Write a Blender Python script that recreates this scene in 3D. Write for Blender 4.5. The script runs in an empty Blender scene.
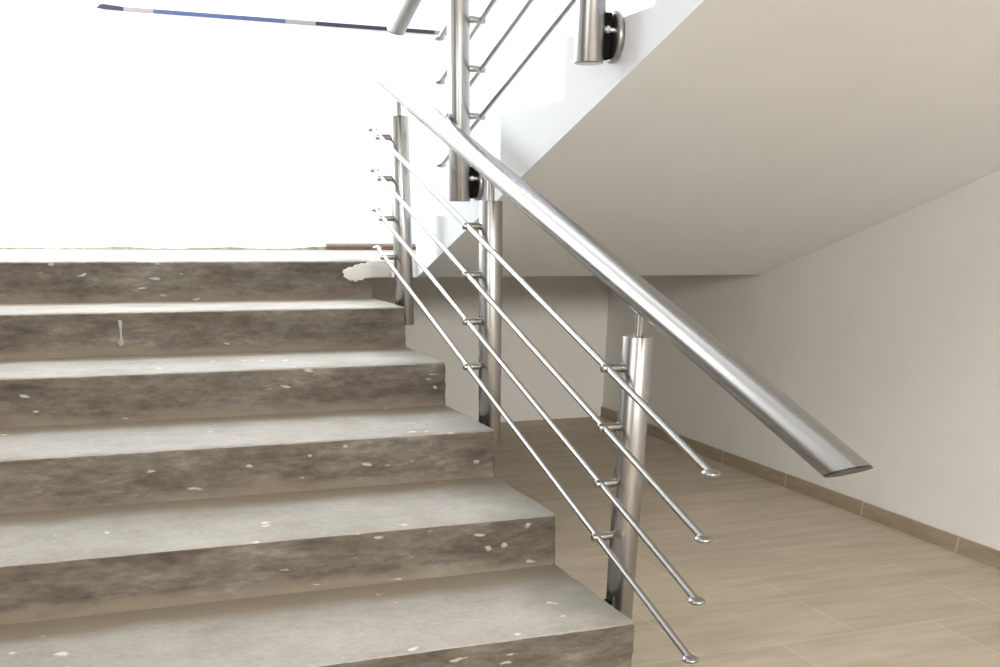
import bpy, bmesh, math, random
from mathutils import Vector, Matrix, noise

random.seed(4)
C = bpy.context.scene.collection
S = bpy.context.scene

# ------------------------------------------------------------------ camera, sky, lights, exposure
CAM = Vector((-1.3375, -1.7827, 1.2037))
PITCH, YAW, ROLL, FPX, PPY = 0.4885, 0.3687, 0.0117, 981.64, 742.38
fw = Vector((math.sin(YAW)*math.cos(PITCH), math.cos(YAW)*math.cos(PITCH), -math.sin(PITCH)))
rt = Vector((math.cos(YAW), -math.sin(YAW), 0.0))
up = rt.cross(fw)
r2 = math.cos(ROLL)*rt + math.sin(ROLL)*up
u2 = -math.sin(ROLL)*rt + math.cos(ROLL)*up
cd = bpy.data.cameras.new('camera')
cam = bpy.data.objects.new('camera', cd); C.objects.link(cam)
M = Matrix((r2, u2, -fw)).transposed().to_4x4(); M.translation = CAM
cam.matrix_world = M
cd.sensor_fit = 'HORIZONTAL'; cd.sensor_width = 36.0
cd.lens = FPX*36.0/1000.0
cd.shift_y = (PPY-333.5)/1000.0
cd.clip_start = 0.02
S.camera = cam

w = bpy.data.worlds.new('daylight'); S.world = w; w.use_nodes = True
bg = w.node_tree.nodes['Background']
bg.inputs['Color'].default_value = (0.86, 0.93, 1.0, 1)
bg.inputs['Strength'].default_value = 2.2

S.view_settings.view_transform = 'Standard'
S.view_settings.look = 'None'
S.view_settings.gamma = 1.0
S.view_settings.use_curve_mapping = False
S.view_settings.exposure = 0.0

H = 0.17; T = 0.5891; SL = H/T             # riser, tread, slope of both flights
XL, XR = -2.4, 2.3009                      # side walls
YF, YB = -8.0, 5.4825                      # front and back wall
ZF, ZC = -0.1565, 4.2                      # floor, ceiling
Y6 = 6*T                                   # front edge of the landing
XS = 0.235                                 # open side of the upper flight

def window_light(name, loc, direction, sx, sy, power, color):
    l = bpy.data.lights.new(name, 'AREA'); l.shape = 'RECTANGLE'; l.size = sx; l.size_y = sy
    l.energy = power; l.color = color
    o = bpy.data.objects.new(name, l); C.objects.link(o); o.location = loc
    o.rotation_euler = Vector(direction).to_track_quat('-Z', 'Y').to_euler()
    return o
# daylight entering by the windows (each light fills its window opening); the side one is added fill
window_light('daylight_left_window', (XL+0.03, 4.5, 2.35), (1, 0, 0), 1.8, 1.6, 105, (0.91, 0.96, 1.0))
window_light('daylight_back_window', (0.1, YB-0.03, 3.0), (0, -1, 0), 1.3, 2.2, 92, (0.95, 0.98, 1.0))
window_light('daylight_front_window', (0.05, YF+0.03, 2.75), (0, 1, 0), 4.3, 1.1, 600, (1.0, 0.975, 0.935))
window_light('side_fill_light', (XL+0.03, -1.1, 1.90), (1, 0, 0), 1.6, 2.6, 30, (1.0, 0.98, 0.95))  # fill light added to brighten the right wall and soffit

# ------------------------------------------------------------------ materials
def mat(name):
    m = bpy.data.materials.new(name); m.use_nodes = True
    nt = m.node_tree; b = nt.nodes['Principled BSDF']
    return m, nt, b
def N(nt, kind, **kw):
    n = nt.nodes.new(kind)
    for k, v in kw.items(): setattr(n, k, v)
    return n
def coords(nt, scale=(1, 1, 1), loc=(0, 0, 0)):
    tc = N(nt, 'ShaderNodeTexCoord'); mp = N(nt, 'ShaderNodeMapping')
    mp.inputs['Scale'].default_value = scale; mp.inputs['Location'].default_value = loc
    nt.links.new(tc.outputs['Object'], mp.inputs['Vector'])
    return mp.outputs['Vector']
def noise_tex(nt, vec, scale, detail=4, rough=0.6):
    n = N(nt, 'ShaderNodeTexNoise'); n.inputs['Scale'].default_value = scale
    n.inputs['Detail'].default_value = detail; n.inputs['Roughness'].default_value = rough
    nt.links.new(vec, n.inputs['Vector']); return n.outputs['Fac']
def ramp(nt, fac, stops, interp='LINEAR'):
    r = N(nt, 'ShaderNodeValToRGB'); r.color_ramp.interpolation = interp
    e = r.color_ramp.elements
    while len(e) < len(stops): e.new(0.5)
    for i, (p, c) in enumerate(stops):
        e[i].position = p; e[i].color = (*c, 1) if len(c) == 3 else c
    nt.links.new(fac, r.inputs['Fac']); return r.outputs['Color']
def mix(nt, fac, a, b, mode='MIX'):
    m = N(nt, 'ShaderNodeMix', data_type='RGBA', blend_type=mode)
    for sock, v in ((m.inputs[0], fac), (m.inputs[6], a), (m.inputs[7], b)):
        if hasattr(v, 'links') or isinstance(v, bpy.types.NodeSocket): nt.links.new(v, sock)
        elif isinstance(v, (int, float)): sock.default_value = v
        else: sock.default_value = (*v, 1)
    return m.outputs[2]
def math_node(nt, op, a, b=None, clamp=False):
    m = N(nt, 'ShaderNodeMath', operation=op); m.use_clamp = clamp
    for i, v in enumerate((a, b)):
        if v is None: continue
        if isinstance(v, (int, float)): m.inputs[i].default_value = v
        else: nt.links.new(v, m.inputs[i])
    return m.outputs[0]
def bump(nt, b, h, strength, dist=0.002):
    n = N(nt, 'ShaderNodeBump'); n.inputs['Strength'].default_value = strength
    n.inputs['Distance'].default_value = dist
    nt.links.new(h, n.inputs['Height']); nt.links.new(n.outputs['Normal'], b.inputs['Normal'])

def plaster(name, col, var=0.03):
    m, nt, b = mat(name); v = coords(nt)
    n = noise_tex(nt, v, 1.6, 5)
    c1 = tuple(min(1, c*(1-var)) for c in col); c2 = tuple(min(1, c*(1+var)) for c in col)
    nt.links.new(ramp(nt, n, [(0.3, c1), (0.7, c2)]), b.inputs['Base Color'])
    b.inputs['Roughness'].default_value = 0.75
    b.inputs['Specular IOR Level'].default_value = 0.25
    bump(nt, b, noise_tex(nt, v, 60, 3), 0.08, 0.002)
    return m
M_WALL = plaster('cream_wall_plaster', (0.86, 0.845, 0.815))
M_WALLB = plaster('beige_wall_plaster', (0.74, 0.715, 0.67))
M_WHITE = plaster('white_wall_plaster', (0.86, 0.86, 0.85))
M_STRINGER = plaster('cool_white_plaster', (0.70, 0.715, 0.735), 0.02)
M_SOFFIT = plaster('soffit_plaster', (0.865, 0.875, 0.89), 0.025)
M_TAUPE = plaster('darkened_taupe_plaster', (0.34, 0.30, 0.26))  # unseen walls darkened to put dark stripes into the steel reflections
M_FLECK = plaster('dirty_plaster_fleck', (0.36, 0.34, 0.30), 0.1)
M_PATCH = plaster('white_plaster_patch', (0.70, 0.69, 0.66), 0.06)

def metal(name, col, rough):
    m, nt, b = mat(name)
    v = coords(nt, (1, 1, 1))
    n = noise_tex(nt, v, 220, 2)
    nt.links.new(ramp(nt, n, [(0.3, tuple(c*0.93 for c in col)), (0.7, col)]), b.inputs['Base Color'])
    b.inputs['Metallic'].default_value = 1.0
    b.inputs['Roughness'].default_value = rough
    return m
M_STEEL = metal('brushed_stainless_steel', (0.385, 0.38, 0.375), 0.26)
M_STEEL2 = metal('polished_stainless_steel', (0.40, 0.39, 0.378), 0.28)
M_BOLT = metal('bright_bolt_steel', (0.85, 0.85, 0.84), 0.35)
m, nt, b = mat('black_gap_shade'); b.inputs['Base Color'].default_value = (0.006, 0.005, 0.005, 1); b.inputs['Roughness'].default_value = 0.8; b.inputs['Specular IOR Level'].default_value = 0.1; M_BLACK = m  # black stands for the dark reflection in the gap beside the flange
m, nt, b = mat('dark_tube_end'); b.inputs['Base Color'].default_value = (0.07, 0.055, 0.055, 1); b.inputs['Roughness'].default_value = 0.4; b.inputs['Metallic'].default_value = 0.6; M_DARK = m

# risers: dark raw concrete, mottled, with tan dust low down
def warp(nt, vec, amt):
    n = N(nt, 'ShaderNodeTexNoise'); n.inputs['Scale'].default_value = 22; n.inputs['Detail'].default_value = 4
    nt.links.new(vec, n.inputs['Vector'])
    a = N(nt, 'ShaderNodeVectorMath', operation='MULTIPLY_ADD')
    nt.links.new(n.outputs['Color'], a.inputs[0]); a.inputs[1].default_value = (amt, amt, amt); nt.links.new(vec, a.inputs[2])
    return a.outputs[0]
def riser_mat():
    m, nt, b = mat('raw_concrete_riser')
    geo = N(nt, 'ShaderNodeNewGeometry')
    mp = N(nt, 'ShaderNodeMapping'); mp.inputs['Scale'].default_value = (0.45, 1, 1.5)
    nt.links.new(geo.outputs['Position'], mp.inputs['Vector']); v = mp.outputs['Vector']
    big = noise_tex(nt, v, 7, 8, 0.68)
    col = ramp(nt, big, [(0.30, (0.062, 0.052, 0.042)), (0.45, (0.112, 0.096, 0.078)), (0.58, (0.158, 0.142, 0.120)), (0.76, (0.30, 0.275, 0.245))])
    fine = noise_tex(nt, v, 38, 6, 0.7)
    col = mix(nt, 0.7, col, ramp(nt, fine, [(0.33, (0.34, 0.33, 0.32)), (0.68, (0.68, 0.67, 0.655))]), 'OVERLAY')
    # tan dirt thrown up on the foot of the riser (a stain with a wavy edge)
    tc = N(nt, 'ShaderNodeTexCoord'); sp = N(nt, 'ShaderNodeSeparateXYZ')
    nt.links.new(tc.outputs['Object'], sp.inputs[0])
    wob = noise_tex(nt, v, 6, 5, 0.65)
    z = math_node(nt, 'ADD', sp.outputs['Z'], math_node(nt, 'MULTIPLY', math_node(nt, 'SUBTRACT', wob, 0.5), 0.16))
    st = math_node(nt, 'MULTIPLY', math_node(nt, 'ADD', z, 0.118), -22.0, clamp=True)
    col = mix(nt, math_node(nt, 'MULTIPLY', st, 0.8), col, (0.235, 0.195, 0.15))
    # light specks of plaster
    vor = N(nt, 'ShaderNodeTexVoronoi'); vor.inputs['Scale'].default_value = 15; vor.inputs['Randomness'].default_value = 1.0
    nt.links.new(warp(nt, v, 0.05), vor.inputs['Vector'])
    sp2 = noise_tex(nt, v, 3.1, 2)
    sf = math_node(nt, 'MULTIPLY', math_node(nt, 'MULTIPLY', math_node(nt, 'SUBTRACT', 0.15, vor.outputs['Distance']), 14.0, clamp=True), math_node(nt, 'GREATER_THAN', sp2, 0.53))
    col = mix(nt, math_node(nt, 'MULTIPLY', sf, 0.65), col, (0.55, 0.52, 0.47))
    nt.links.new(col, b.inputs['Base Color'])
    b.inputs['Roughness'].default_value = 0.85
    b.inputs['Specular IOR Level'].default_value = 0.25
    bump(nt, b, fine, 0.5, 0.004)
    return m
def tread_mat(band=True):
    m, nt, b = mat('dusty_concrete_tread' if band else 'dusty_concrete_landing')
    geo = N(nt, 'ShaderNodeNewGeometry')
    mp = N(nt, 'ShaderNodeMapping'); mp.inputs['Scale'].default_value = (0.7, 0.9, 1)
    nt.links.new(geo.outputs['Position'], mp.inputs['Vector']); v = mp.outputs['Vector']
    big = noise_tex(nt, v, 4, 7, 0.65)
    col = ramp(nt, big, [(0.30, (0.30, 0.282, 0.252)), (0.5, (0.375, 0.358, 0.33)), (0.72, (0.44, 0.425, 0.40))])
    fine = noise_tex(nt, v, 60, 5, 0.7)
    col = mix(nt, 0.6, col, ramp(nt, fine, [(0.3, (0.40, 0.39, 0.38)), (0.7, (0.58, 0.57, 0.56))]), 'OVERLAY')
    if band:
        tc = N(nt, 'ShaderNodeTexCoord'); sp = N(nt, 'ShaderNodeSeparateXYZ')
        nt.links.new(tc.outputs['Object'], sp.inputs[0])
        wob = noise_tex(nt, v, 3.5, 6, 0.6)
        y = math_node(nt, 'ADD', sp.outputs['Y'], math_node(nt, 'MULTIPLY', math_node(nt, 'SUBTRACT', wob, 0.5), 0.16))
        st = math_node(nt, 'MULTIPLY', math_node(nt, 'SUBTRACT', y, T-0.185), 12.0, clamp=True)
        col = mix(nt, math_node(nt, 'MULTIPLY', st, 0.88), col, (0.255, 0.21, 0.155))
        # darker grey along the open end of the tread
        x = math_node(nt, 'ADD', sp.outputs['X'], math_node(nt, 'MULTIPLY', math_node(nt, 'SUBTRACT', noise_tex(nt, v, 5, 6, 0.6), 0.5), 0.5))
        sx = math_node(nt, 'MULTIPLY', math_node(nt, 'ADD', x, 0.26), 4.0, clamp=True)
        col = mix(nt, math_node(nt, 'MULTIPLY', sx, 0.70), col, (0.20, 0.195, 0.165))
    vor = N(nt, 'ShaderNodeTexVoronoi'); vor.inputs['Scale'].default_value = 12
    nt.links.new(warp(nt, v, 0.06), vor.inputs['Vector'])
    sf = math_node(nt, 'MULTIPLY', math_node(nt, 'MULTIPLY', math_node(nt, 'SUBTRACT', 0.15, vor.outputs['Distance']), 12.0, clamp=True), math_node(nt, 'GREATER_THAN', noise_tex(nt, v, 2.3, 2), 0.52))
    col = mix(nt, math_node(nt, 'MULTIPLY', sf, 0.7), col, (0.80, 0.79, 0.76))
    nt.links.new(col, b.inputs['Base Color'])
    b.inputs['Roughness'].default_value = 0.8
    b.inputs['Specular IOR Level'].default_value = 0.3
    bump(nt, b, fine, 0.4, 0.003)
    return m
M_RISER, M_TREAD, M_LAND = riser_mat(), tread_mat(), tread_mat(False)

def tile_mat():
    m, nt, b = mat('beige_floor_tile')
    v = coords(nt, (1, 1, 1), (-1.526, -0.98, 0))
    br = N(nt, 'ShaderNodeTexBrick'); br.offset = 0.5; br.offset_frequency = 2; br.squash = 1.0
    br.inputs['Scale'].default_value = 1.0; br.inputs['Brick Width'].default_value = 0.70
    br.inputs['Row Height'].default_value = 0.68; br.inputs['Mortar Size'].default_value = 0.0028
    br.inputs['Mortar Smooth'].default_value = 0.3
    br.inputs['Color1'].default_value = (0.47, 0.405, 0.315, 1)
    br.inputs['Color2'].default_value = (0.515, 0.45, 0.355, 1)
    br.inputs['Mortar'].default_value = (0.60, 0.545, 0.46, 1)
    nt.links.new(v, br.inputs['Vector'])
    v2 = coords(nt, (0.9, 5.5, 1))
    n = noise_tex(nt, v2, 2.4, 7, 0.6)
    col = mix(nt, 0.6, br.outputs['Color'], ramp(nt, n, [(0.28, (0.38, 0.36, 0.33)), (0.5, (0.5, 0.5, 0.5)), (0.75, (0.64, 0.635, 0.63))]), 'OVERLAY')
    nt.links.new(col, b.inputs['Base Color'])
    b.inputs['Roughness'].default_value = 0.6
    b.inputs['Specular IOR Level'].default_value = 0.2
    return m
M_TILE = tile_mat()
def base_tile_mat():
    m, nt, b = mat('tan_baseboard_tile')
    tc = N(nt, 'ShaderNodeTexCoord'); sp = N(nt, 'ShaderNodeSeparateXYZ'); nt.links.new(tc.outputs['Object'], sp.inputs[0])
    y = math_node(nt, 'ADD', sp.outputs['Y'], -0.30+6.8)
    f = math_node(nt, 'MODULO', y, 0.68)
    j = math_node(nt, 'LESS_THAN', f, 0.014)
    v = coords(nt, (1, 1.2, 8))
    n = noise_tex(nt, v, 5, 5)
    col = ramp(nt, n, [(0.3, (0.33, 0.26, 0.175)), (0.7, (0.42, 0.345, 0.245))])
    col = mix(nt, j, col, (0.50, 0.43, 0.33))
    nt.links.new(col, b.inputs['Base Color']); b.inputs['Roughness'].default_value = 0.5
    return m
M_BASE = base_tile_mat()
def plain(name, col, rough=0.5, metallic=0.0, var=0.08, sc=20):
    m, nt, b = mat(name); v = coords(nt)
    n = noise_tex(nt, v, sc, 3)
    nt.links.new(ramp(nt, n, [(0.3, tuple(c*(1-var) for c in col)), (0.7, tuple(min(1, c*(1+var)) for c in col))]), b.inputs['Base Color'])
    b.inputs['Roughness'].default_value = rough; b.inputs['Metallic'].default_value = metallic
    return m
M_BLUE = plain('blue_window_seal', (0.05, 0.08, 0.20)); M_NAVY = plain('dark_window_seal', (0.020, 0.022, 0.045))
M_PALE = plain('pale_window_seal', (0.30, 0.265, 0.26)); M_FRAME = plain('white_window_frame', (0.85, 0.86, 0.87))
M_BATTEN = plain('brown_wood', (0.16, 0.085, 0.055), 0.6, 0, 0.25, 30)
M_DUSTW = plain('dusty_pale_wood', (0.30, 0.26, 0.235), 0.8, 0, 0.2, 30)
M_MORTAR = plain('grey_mortar', (0.30, 0.26, 0.21), 0.9, 0, 0.35, 25)
m, nt, b = mat('window_glass'); b.inputs['Transmission Weight'].default_value = 1.0; b.inputs['Roughness'].default_value = 0.0
b.inputs['IOR'].default_value = 1.45; b.inputs['Base Color'].default_value = (0.97, 0.99, 1, 1); M_GLASS = m

# ------------------------------------------------------------------ mesh helpers
def obj(name, bm, mats, parent=None, smooth=False, loc=None, angle=35):
    bmesh.ops.recalc_face_normals(bm, faces=bm.faces)
    if loc is not None:
        bmesh.ops.translate(bm, verts=bm.verts, vec=-Vector(loc))
    me = bpy.data.meshes.new(name); bm.to_mesh(me); bm.free()
    for mm in (mats if isinstance(mats, (list, tuple)) else [mats]): me.materials.append(mm)
    if smooth:
        me.shade_smooth()
        me.set_sharp_from_angle(angle=math.radians(angle))
    o = bpy.data.objects.new(name, me); C.objects.link(o)
    if loc is not None: o.location = loc
    if parent is not None:
        o.parent = parent
        if loc is not None: o.location = Vector(loc) - parent_world(parent)
        else: o.location = -parent_world(parent)
    return o
def parent_world(p):
    v = Vector((0, 0, 0))
    while p is not None: v += p.location; p = p.parent
    return v
def tag(o, label=None, cat=None, group=None, kind=None):
    if label: o['label'] = label
    if cat: o['category'] = cat
    if group: o['group'] = group
    if kind: o['kind'] = kind
    return o
def empty(name, loc, label, cat, group=None):
    o = bpy.data.objects.new(name, None); C.objects.link(o); o.location = loc; o.empty_display_size = 0.1
    return tag(o, label, cat, group)
def box(bm, x0, x1, y0, y1, z0, z1, bev=0.0):
    r = bmesh.ops.create_cube(bm, size=1.0)
    vs = r['verts']
    for v in vs:
        v.co = Vector((x0 + (v.co.x+0.5)*(x1-x0), y0 + (v.co.y+0.5)*(y1-y0), z0 + (v.co.z+0.5)*(z1-z0)))
    if bev:
        es = list({e for v in vs for e in v.link_edges})
        bmesh.ops.bevel(bm, geom=es, offset=bev, segments=2, affect='EDGES', profile=0.5)
def prism(bm, pts, x0, x1, mi=0):          # polygon in (y, z) swept along x
    a = [bm.verts.new((x0, y, z)) for y, z in pts]; b_ = [bm.verts.new((x1, y, z)) for y, z in pts]
    fs = [bm.faces.new(a), bm.faces.new(b_[::-1])]
    for i in range(len(pts)):
        j = (i+1) % len(pts); fs.append(bm.faces.new((a[i], b_[i], b_[j], a[j])))
    for f in fs: f.material_index = mi
def ring_loft(bm, rings, cap=True, mi=0):
    vr = [[bm.verts.new(c) for c in r] for r in rings]
    n = len(vr[0])
    for a, b_ in zip(vr, vr[1:]):
        for i in range(n):
            f = bm.faces.new((a[i], a[(i+1) % n], b_[(i+1) % n], b_[i])); f.material_index = mi
    if cap:
        for r in (vr[0], vr[-1]):
            f = bm.faces.new(r); f.material_index = mi
def tube(bm, p0, p1, r, n=24, prof=None, mi=0):     # prof: list of (t along in metres from p0, radius)
    p0, p1 = Vector(p0), Vector(p1); d = (p1-p0); L = d.length; d.normalize()
    a = Vector((1, 0, 0)) if abs(d.x) < 0.9 else Vector((0, 0, 1))
    u = d.cross(a).normalized(); v = d.cross(u)
    if prof is None: prof = [(0, r), (L, r)]
    rings = []
    for tt, rr in prof:
        c = p0 + d*tt
        rings.append([c + (u*math.cos(2*math.pi*i/n) + v*math.sin(2*math.pi*i/n))*rr for i in range(n)])
    ring_loft(bm, rings, True, mi)
def rounded(L, r, e):                                # profile of a rod with eased ends
    return [(0, r-e), (e*0.3, r-e*0.3), (e, r), (L-e, r), (L-e*0.3, r-e*0.3), (L, r-e)]
def mitred_tube(bm, p0, p1, r, n=40, segs=1, mi=0, cut=52):      # inclined tube (in the y-z plane), ends cut on a slant close to level
    p0, p1 = Vector(p0), Vector(p1); d = (p1-p0).normalized()
    u = Vector((1, 0, 0)); v = d.cross(u).normalized()
    vv = Vector((0, -d.z, d.y))
    if vv.z*d.z < 0: vv = -vv
    nn = math.cos(math.radians(cut))*d + math.sin(math.radians(cut))*vv
    rings = []
    for k in range(segs+1):
        c = p0.lerp(p1, k/segs); ring = []
        for i in range(n):
            q = c + (u*math.cos(2*math.pi*i/n) + v*math.sin(2*math.pi*i/n))*r
            if k in (0, segs): q = q - d*((q-c).dot(nn)/d.dot(nn))
            ring.append(q)
        rings.append(ring)
    ring_loft(bm, rings, True, mi)

# ------------------------------------------------------------------ the room
def struct(name, bm, mats, **k):
    o = obj(name, bm, mats, **k); o['kind'] = 'structure'; return o
TH = 0.20
bm = bmesh.new(); box(bm, XL-TH, XR+TH, YF-TH, YB+TH, ZF-0.15, ZF); struct('floor', bm, M_TILE)
bm = bmesh.new(); box(bm, XL-TH, XR+TH, YF-TH, YB+TH, ZC, ZC+0.15); struct('ceiling', bm, M_WHITE)
bm = bmesh.new(); box(bm, XR, XR+TH, YF-TH, YB+TH, ZF, ZC); struct('wall_right', bm, M_WALL)
bm = bmesh.new(); box(bm, XR-0.012, XR, YF, YB, ZF, ZF+0.074, 0.002); struct('baseboard_right', bm, M_BASE)
def wall_with_opening(name, axis, pos, out, a0, a1, z0, z1, oa0, oa1, oz0, oz1, m):
    bm = bmesh.new()
    for (p, q, s_, t_) in ((a0, oa0, z0, z1), (oa1, a1, z0, z1), (oa0, oa1, z0, oz0), (oa0, oa1, oz1, z1)):
        lo, hi = min(pos, out), max(pos, out)
        if axis == 'y': box(bm, p, q, lo, hi, s_, t_)
        else: box(bm, lo, hi, p, q, s_, t_)
    bmesh.ops.remove_doubles(bm, verts=bm.verts, dist=1e-5)
    return struct(name, bm, m)
wall_with_opening('wall_back', 'y', YB, YB+TH, XL, XR, 0.945, ZC, -1.05, 1.25, 2.262, 3.70, M_WHITE)
bm = bmesh.new(); box(bm, XL, XR, YB, YB+TH, ZF, 0.945); struct('wall_back_lower', bm, M_WALLB)
wall_with_opening('wall_left', 'x', XL, XL-TH, 1.5, YB+TH, ZF, ZC, 3.6, 5.4, 1.55, 3.15, M_WHITE)
wall_with_opening('wall_left_front', 'x', XL, XL-TH, YF-TH, 1.5, ZF, ZC, -2.4, 0.2, 1.10, 2.70, M_TAUPE)
wall_with_opening('wall_front', 'y', YF, YF-TH, XL, XR, ZF, ZC, -2.1, 2.2, 2.20, 3.30, M_TAUPE)

def window(name, axis, pos, a0, a1, z0, z1, out):
    def bx(bm, p, q, s_, t_, d0, d1):
        lo, hi = sorted((pos+out*d0, pos+out*d1))
        if axis == 'y': box(bm, p, q, lo, hi, s_, t_, 0.004)
        else: box(bm, lo, hi, p, q, s_, t_, 0.004)
    bm = bmesh.new(); f = 0.05
    bx(bm, a0, a1, z0, z0+f, 0.06, 0.13); bx(bm, a0, a1, z1-f, z1, 0.06, 0.13)
    bx(bm, a0, a0+f, z0+f, z1-f, 0.06, 0.13); bx(bm, a1-f, a1, z0+f, z1-f, 0.06, 0.13)
    mid = (a0+a1)/2; bx(bm, mid-0.02, mid+0.02, z0+f, z1-f, 0.07, 0.12)
    o = struct(name, bm, M_FRAME)
    for (p, q) in ((a0+f, mid-0.02), (mid+0.02, a1-f)):
        g = bmesh.new(); bx(g, p, q, z0+f, z1-f, 0.092, 0.10)
        obj('glass_pane', g, M_GLASS, o)
    return o
w1 = window('window_1', 'y', YB, -1.05, 1.25, 2.262, 3.70, 1)
window('window_2', 'x', XL, 3.6, 5.4, 1.55, 3.15, -1)
window('added_fill_window', 'x', XL, -2.4, 0.2, 1.10, 2.70, -1)  # unseen window, added only to house the side fill light
window('window_3', 'y', YF, -2.1, 2.2, 2.20, 3.30, -1)
# striped seal along the foot of the back window
zs0, zs1 = 2.243, 2.262
segs = [(-1.045, -0.90, M_NAVY), (-0.90, -0.737, M_PALE), (-0.737, 0.024, M_BLUE), (0.024, 0.207, M_PALE), (0.207, 0.965, M_NAVY), (0.965, 1.10, M_PALE)]
for i, (a, b_, mm) in enumerate(segs):
    bm = bmesh.new()
    if i == 0:
        prof = [(a, zs0+0.006), (a+0.045, zs0+0.001), (b_, zs0), (b_, zs1), (a+0.04, zs1+0.006), (a+0.02, zs1+0.002)]
        va = [bm.verts.new((x, YB-0.016, z)) for x, z in prof]; vb = [bm.verts.new((x, YB+0.01, z)) for x, z in prof]
        bm.faces.new(va); bm.faces.new(vb[::-1])
        for k in range(len(va)): bm.faces.new((va[k], va[(k+1) % 6], vb[(k+1) % 6], vb[k]))
    else: box(bm, a, b_, YB-0.016, YB+0.01, zs0, zs1, 0.002)
    o = obj('sill_seal', bm, mm, w1)
    o['label'] = ['dark tapering end of the sill seal', 'first pale piece of the sill seal', 'long blue length of the sill seal',
                  'second pale piece of the sill seal', 'dark length of the sill seal', 'last pale piece of the sill seal'][i]

# landing: L-shaped slab, white plastered edge, cement top
bm = bmesh.new()
pl = [(0.0, Y6), (XR, Y6), (XR, YB), (XL, YB), (XL, Y6+0.30), (0.0, Y6+0.30)]
vt = [bm.verts.new((x, y, 1.02)) for x, y in pl]; vb = [bm.verts.new((x, y, 0.945)) for x, y in pl]
ft = bm.faces.new(vt); ft.material_index = 1; bm.faces.new(vb[::-1])
for i in range(6): bm.faces.new((vb[i], vb[(i+1) % 6], vt[(i+1) % 6], vt[i]))
struct('landing_floor', bm, [M_WHITE, M_LAND])
# rough unfinished mortar line where the landing meets the back wall
bm = bmesh.new(); n = 120; rows = []
for i in range(n+1):
    x = XL + (0.18-XL)*i/n
    hgt = 0.006 + 0.010*max(0, noise.noise(Vector((x*3.1, 0, 0)))*1.6+0.35) + 0.004*noise.noise(Vector((x*17, 2, 0)))
    rows.append([Vector((x, YB-0.012, 1.02)), Vector((x, YB-0.009, 1.02+max(0.003, hgt))), Vector((x, YB, 1.02+max(0.004, hgt))), Vector((x, YB, 1.02))])
ring_loft(bm, rows); struct('trim_1', bm, M_MORTAR)
bm = bmesh.new(); box(bm, 0.18, 0.80, YB-0.030, YB-0.002, 1.0205, 1.040, 0.003)
bt = tag(obj('wooden_batten', bm, M_BATTEN, loc=(0.49, YB-0.016, 1.0205)), 'short brown wooden batten lying along the foot of the white wall on the landing', 'batten')

bm = bmesh.new(); box(bm, 0.183, 0.797, YB-0.024, YB-0.003, 1.0395, 1.057, 0.004)
obj('top_edge', bm, M_DUSTW, bt)['label'] = 'pale dusty upper edge of the batten'

# ------------------------------------------------------------------ lower staircase (raw concrete, seven steps)
stairs = empty('staircase', (-1.2, 0.0, ZF), 'raw dusty concrete stairs with dark mottled risers climbing to the landing', 'staircase')
def step(k):
    y0, z0 = k*T, k*H
    depth = T if k < 6 else 0.30
    zb_front = max(ZF, z0-H-0.12) if k else ZF
    zb_back = max(ZF, z0-0.12-(0 if k < 6 else 0))
    prof = []                                   # (y, z, kind)
    for i in range(9):
        z = z0-H + (H-0.007)*i/8; prof.append((y0, z, 'r'))
    prof.append((y0+0.002, z0-0.002, 'e')); 
    ny = 14
    for i in range(ny+1):
        prof.append((y0+0.008 + (depth-0.008)*i/ny, z0, 't'))
    prof.append((y0+depth, zb_back, 'b')); prof.append((y0, zb_front, 'b'))
    if k == 0: prof = [q if q[2] != 'r' or q[1] > ZF else (q[0], ZF, 'r') for q in prof]
    bm = bmesh.new(); stations = []
    nx = 110
    for j in range(nx+1):
        x = XL + 0.004 + (0-XL-0.004)*j/nx; row = []
        end = (j == nx)
        for (y, z, kd) in prof:
            P = Vector((x, y, z))
            if kd in 'ret':
                nn = noise.noise(Vector((x*6, y*6, z*9+k*3.3))) + 0.5*noise.noise(Vector((x*19, y*19, z*23)))
                if kd == 'r': P.y += 0.0035*nn
                if kd == 'e':
                    P.y += 0.003+0.0035*noise.noise(Vector((x*11, k*7.0, 0))); P.z -= 0.0015+0.0035*abs(noise.noise(Vector((x*15, k*5.0, 3))))
                if kd == 't' and y < y0+depth-0.03: P.z += 0.0018*nn
            if end and kd in 're':
                P.x += -0.004 + 0.007*noise.noise(Vector((k*9.0, 0, z*28))) + 0.004*noise.noise(Vector((k*5.0, 1, z*70)))
            if end and kd == 't':
                P.x += 0.004*noise.noise(Vector((k*9.0, y*10, 4)))
            row.append(P)
        stations.append([bm.verts.new(c) for c in row])
    npf = len(prof)
    for a, b_ in zip(stations, stations[1:]):
        for i in range(npf):
            i2 = (i+1) % npf
            try: f = bm.faces.new((a[i], b_[i], b_[i2], a[i2]))
            except ValueError: continue
            kk = prof[i][2]+prof[i2][2]
            f.material_index = 1 if kk in ('tt', 'et') else 0
    bm.faces.new(stations[0][::-1]); bm.faces.new(stations[-1])
    bmesh.ops.remove_doubles(bm, verts=bm.verts, dist=1e-5)
    return obj('step', bm, [M_RISER, M_TREAD], stairs, loc=(0, y0, z0), smooth=True, angle=50)
for k in range(7): step(k)

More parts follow.
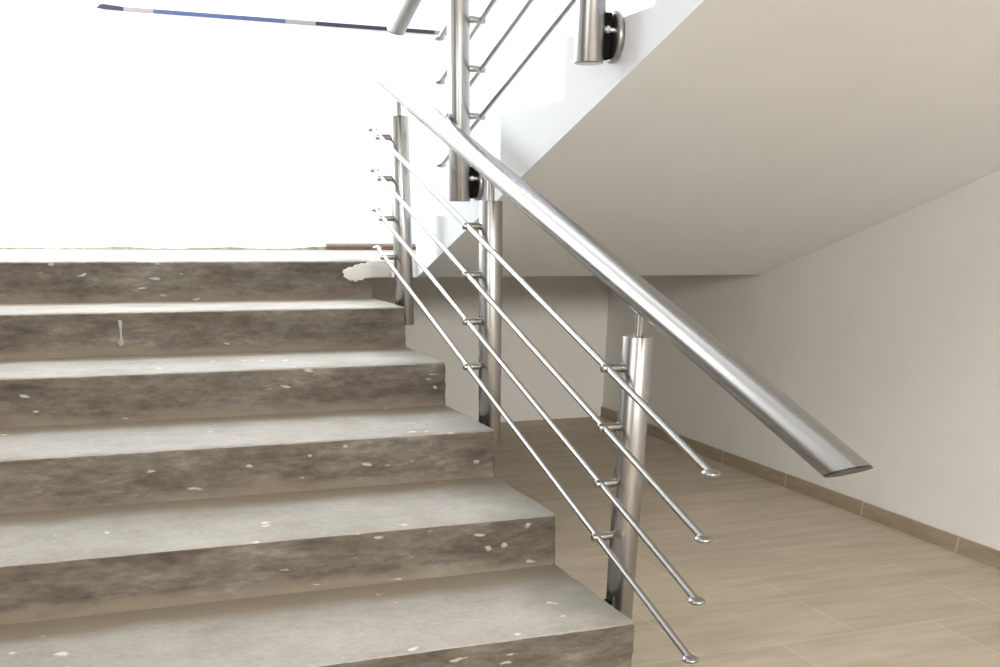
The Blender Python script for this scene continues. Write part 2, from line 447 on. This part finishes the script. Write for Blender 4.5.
# white plaster smeared over the right end of the top riser, and a paint run on the one below
def blob(name, pts, y, th, m, label):
    bm = bmesh.new()
    c = Vector((sum(p[0] for p in pts)/len(pts), 0, sum(p[1] for p in pts)/len(pts)))
    outer = [bm.verts.new((x, y, z)) for x, z in pts]
    inner = [bm.verts.new((c.x+(x-c.x)*0.86, y-th, c.z+(z-c.z)*0.86)) for x, z in pts]
    back = [bm.verts.new((x, y+0.004, z)) for x, z in pts]
    n = len(pts)
    for i in range(n):
        j = (i+1) % n
        bm.faces.new((outer[i], outer[j], inner[j], inner[i])); bm.faces.new((back[i], back[j], outer[j], outer[i]))
    bm.faces.new(inner); bm.faces.new(back[::-1])
    o = obj(name, bm, m, stairs, smooth=True, angle=60); o['label'] = label; return o
pp = [(0.10, 1.019), (0.02, 1.018), (-0.02, 1.016), (-0.035, 1.008), (-0.05, 1.011), (-0.068, 1.004), (-0.085, 1.003), (-0.098, 0.992), (-0.118, 0.993), (-0.132, 0.984), (-0.146, 0.981),
      (-0.150, 0.968), (-0.142, 0.962), (-0.146, 0.950), (-0.128, 0.940), (-0.116, 0.931), (-0.10, 0.933), (-0.088, 0.925), (-0.070, 0.934), (-0.052, 0.933), (-0.040, 0.942), (0.02, 0.944), (0.10, 0.946)]
blob('plaster_patch', pp, Y6-0.004, 0.003, M_PATCH, 'white plaster smeared over the dark riser')

drip = [(-1.246, 0.818), (-1.238, 0.822), (-1.229, 0.814), (-1.231, 0.800), (-1.236, 0.785), (-1.238, 0.765), (-1.237, 0.748), (-1.234, 0.736), (-1.240, 0.722),
        (-1.254, 0.720), (-1.259, 0.732), (-1.250, 0.746), (-1.247, 0.765), (-1.245, 0.785), (-1.248, 0.802)]
blob('paint_drip', drip, 5*T-0.006, 0.0015, M_FLECK, 'dried whitish drip running down the riser')
random.seed(11)
def chip(k, x, z, rx, rz):
    pts = []
    for i in range(11):
        a = 2*math.pi*i/11; q = random.uniform(0.65, 1.15)
        pts.append((x+rx*q*math.cos(a), z+rz*q*math.sin(a)))
    blob('plaster_fleck', pts, k*T-0.005, 0.001, M_FLECK, 'small pale fleck of plaster on the riser')
for c in ((6, -1.48, 1.008, 0.016, 0.006), (6, -1.02, 1.009, 0.013, 0.004), (3, -0.572, 0.488, 0.009, 0.006), (3, -0.70, 0.462, 0.007, 0.005), (2, -0.245, 0.251, 0.012, 0.009),
          (2, -0.188, 0.256, 0.014, 0.008), (3, -0.075, 0.40, 0.016, 0.008), (4, -0.05, 0.585, 0.010, 0.007)):
    chip(*c)

# ------------------------------------------------------------------ upper staircase (white plastered side, plain soffit)
upper = empty('staircase', (1.27, Y6, 1.02), 'white plastered upper flight rising towards the viewer with a smooth beige soffit', 'staircase')
NU = 10
ye = Y6-NU*T
bm = bmesh.new()
prism(bm, [(Y6, 0.945), (Y6, 1.02), (ye, 1.02+NU*H), (ye, 0.945+NU*H)], XS, XR-0.001)
bm.faces.ensure_lookup_table()
bmesh.ops.recalc_face_normals(bm, faces=bm.faces)
for f in bm.faces:
    if f.normal.z < -0.5: f.material_index = 1
obj('sloped_slab', bm, [M_STRINGER, M_SOFFIT], upper)
for k in range(NU):
    bm = bmesh.new(); a = Y6-k*T; c = a-T; top = 1.02+(k+1)*H+0.028
    prism(bm, [(a, 1.02+k*H), (a, top), (c, top), (c, 1.02+(k+1)*H)], XS, XR-0.001)
    obj('step', bm, M_STRINGER, upper, loc=((XS+XR)/2, a, 1.02+k*H))
bm = bmesh.new(); box(bm, XS, XR-0.001, -4.0, ye, 0.945+NU*H, 1.02+NU*H+0.028); struct('upper_landing_floor', bm, M_WHITE)

# ------------------------------------------------------------------ railings
RP = 0.0435; RH = 0.0378; RB = 0.0095
def end_cap(p, par):
    bm = bmesh.new()
    bmesh.ops.create_uvsphere(bm, u_segments=20, v_segments=10, radius=1.0)
    for v in bm.verts: v.co = Vector((p[0]+v.co.x*0.023, p[1]+v.co.y*0.023, p[2]+v.co.z*0.0095))
    o = obj('end_cap', bm, M_STEEL2, par, smooth=True, angle=80)
def make_railing(label, slope, px, bx, hx, posts, post_top, post_bot, bars, bar_y, hand, side, flange_x):
    """posts: list of y; post_top/bot, bars, hand: functions of y giving height."""
    y_ref = posts[0]
    root = empty('stair_railing', (px, y_ref, post_bot(y_ref)), label, 'railing', None)
    # handrail with level-cut ends
    ya, yb = hand[1], hand[2]; hz = hand[0]
    bm = bmesh.new(); mitred_tube(bm, (hx, ya, hz(ya)), (hx, yb, hz(yb)), RH, 48)
    hr = obj('handrail', bm, M_STEEL, root, smooth=True, angle=50)
    d = Vector((0, yb-ya, hz(yb)-hz(ya))).normalized()
    ylow = ya if hz(ya) < hz(yb) else yb
    sgn = 1 if hz(ya) < hz(yb) else -1
    bm = bmesh.new(); q = Vector((hx, ylow, hz(ylow)))
    mitred_tube(bm, q-d*sgn*0.0075, q-d*sgn*0.0002, RH*0.985, 48); 
    c = obj('end_plug', bm, M_DARK, hr, smooth=True, angle=50); c['label'] = 'dark level end plug of the handrail tube'
    for y in posts:
        zt, zb = post_top(y), post_bot(y)
        bm = bmesh.new()
        L = zt-zb
        tube(bm, (px, y, zb), (px, y, zt), RP, 48, rounded(L, RP, 0.002))
        po = obj('post', bm, M_STEEL, root, smooth=True, angle=50)
        # spigot and saddle that carry the handrail
        top = hz(y)-RH*0.93
        bm = bmesh.new()
        tube(bm, (hx, y, zt-0.002), (hx, y, top), 0.0135, 24)
        obj('spigot', bm, M_STEEL, po, smooth=True, angle=50)
        bm = bmesh.new()
        du = Vector((0, 1, slope)).normalized()
        pc = Vector((hx, y, hz(y)-RH*0.99-0.003))
        rings = []
        nrm = Vector((0, -slope, 1)).normalized()
        for tt in (-0.026, 0.026):
            ring = []
            for i in range(9):
                a = math.radians(-34+68*i/8)
                ring.append(pc + du*tt + Vector((1, 0, 0))*math.sin(a)*(RH+0.003) - nrm*((RH+0.003)*math.cos(a)-(RH+0.003)))
            for i in range(8, -1, -1):
                a = math.radians(-34+68*i/8)
                ring.append(pc + du*tt + Vector((1, 0, 0))*math.sin(a)*(RH-0.001) - nrm*((RH-0.001)*math.cos(a)-(RH+0.003)))
            rings.append(ring)
        ring_loft(bm, rings); obj('saddle', bm, M_STEEL, po, smooth=True, angle=40)
        # fixing to the side of the flight: block blackened for the dark gap reflection, steel flange, bolt
        xe = px + side*RP*0.82                      # inside the post wall
        zc = zb + (0.045 if side < 0 else 0.068)
        g = flange_x
        rf = 0.048 if side < 0 else 0.064
        bm = bmesh.new(); lo, hi = sorted((xe, g-side*0.022)); box(bm, lo, hi, y-0.016, y+0.016, zc-rf*0.88, zc+rf*0.88, 0.003)
        tube(bm, (g-side*0.024, y, zc), (g-side*0.004, y, zc), 0.016, 20)
        obj('dark_gap_block', bm, M_BLACK, po)['label'] = 'block blackened as the dark gap reflection between post and flange'
        bm = bmesh.new(); Lf = 0.008 if side < 0 else 0.019
        tube(bm, (g-side*Lf, y, zc), (g, y, zc), rf, 40, rounded(Lf, rf, 0.002 if side < 0 else 0.006))
        obj('flange', bm, M_STEEL2, po, smooth=True, angle=50)
        bm = bmesh.new(); tube(bm, (xe, y-0.022, zc+0.014), (g-side*0.004, y-0.022, zc+0.014), 0.0065, 16)
        tube(bm, (xe+side*0.006, y-0.022, zc+0.014), (xe+side*0.014, y-0.022, zc+0.014), 0.010, 6)
        obj('bolt', bm, M_BOLT, po, smooth=True, angle=40)['label'] = 'bright steel bolt crossing the blackened block'
        for bz in bars:
            z = bz(y)
            sg = 1 if bx > px else -1
            x0 = px + sg*RP*0.9; x1 = bx + sg*0.019; L = abs(x1-x0)
            bm = bmesh.new()
            tube(bm, (x0, y, z), (x1, y, z), 0.0115, 20, rounded(L, 0.0115, 0.004))
            obj('bar_holder', bm, M_STEEL2, po, smooth=True, angle=50)
    for bz in bars:
        y0, y1 = bar_y
        bm = bmesh.new(); tube(bm, (bx, y0, bz(y0)), (bx, y1, bz(y1)), RB, 20)
        bo = obj('bar', bm, M_STEEL2, root, smooth=True, angle=50)
        end_cap((bx, y0, bz(y0)), bo); end_cap((bx, y1, bz(y1)), bo)
    return root

Y1, DY = 0.8297, 1.1867
make_railing('stainless steel railing of round tubes and four slim bars beside the concrete stairs', SL, 0.07, -0.02, 0.07,
    [Y1, Y1+DY, Y1+2*DY], lambda y: 0.6848+SL*y, lambda y: -0.170+SL*y,
    [(lambda y, j=j: 0.6034-0.1601*j+SL*y) for j in range(4)], (0.2524, 3.3253),
    (lambda y: 0.7861+SL*y, -0.1135, 3.4506), -1, 0.0)
UZ = lambda y: 1.272 + SL*(2.60-y)
make_railing('stainless steel railing fixed to the white side of the upper flight, partly out of frame', -SL, 0.15, 0.24, 0.15,
    [2.60, 1.405, 0.21, -0.985], lambda y: UZ(y)+0.855, UZ,
    [(lambda y, j=j: 1.893-0.1570*j+SL*(3.12-y)) for j in range(4)], (3.12, -1.9),
    (lambda y: 1.962+SL*(3.481-y), 3.481, -2.0), 1, XS)
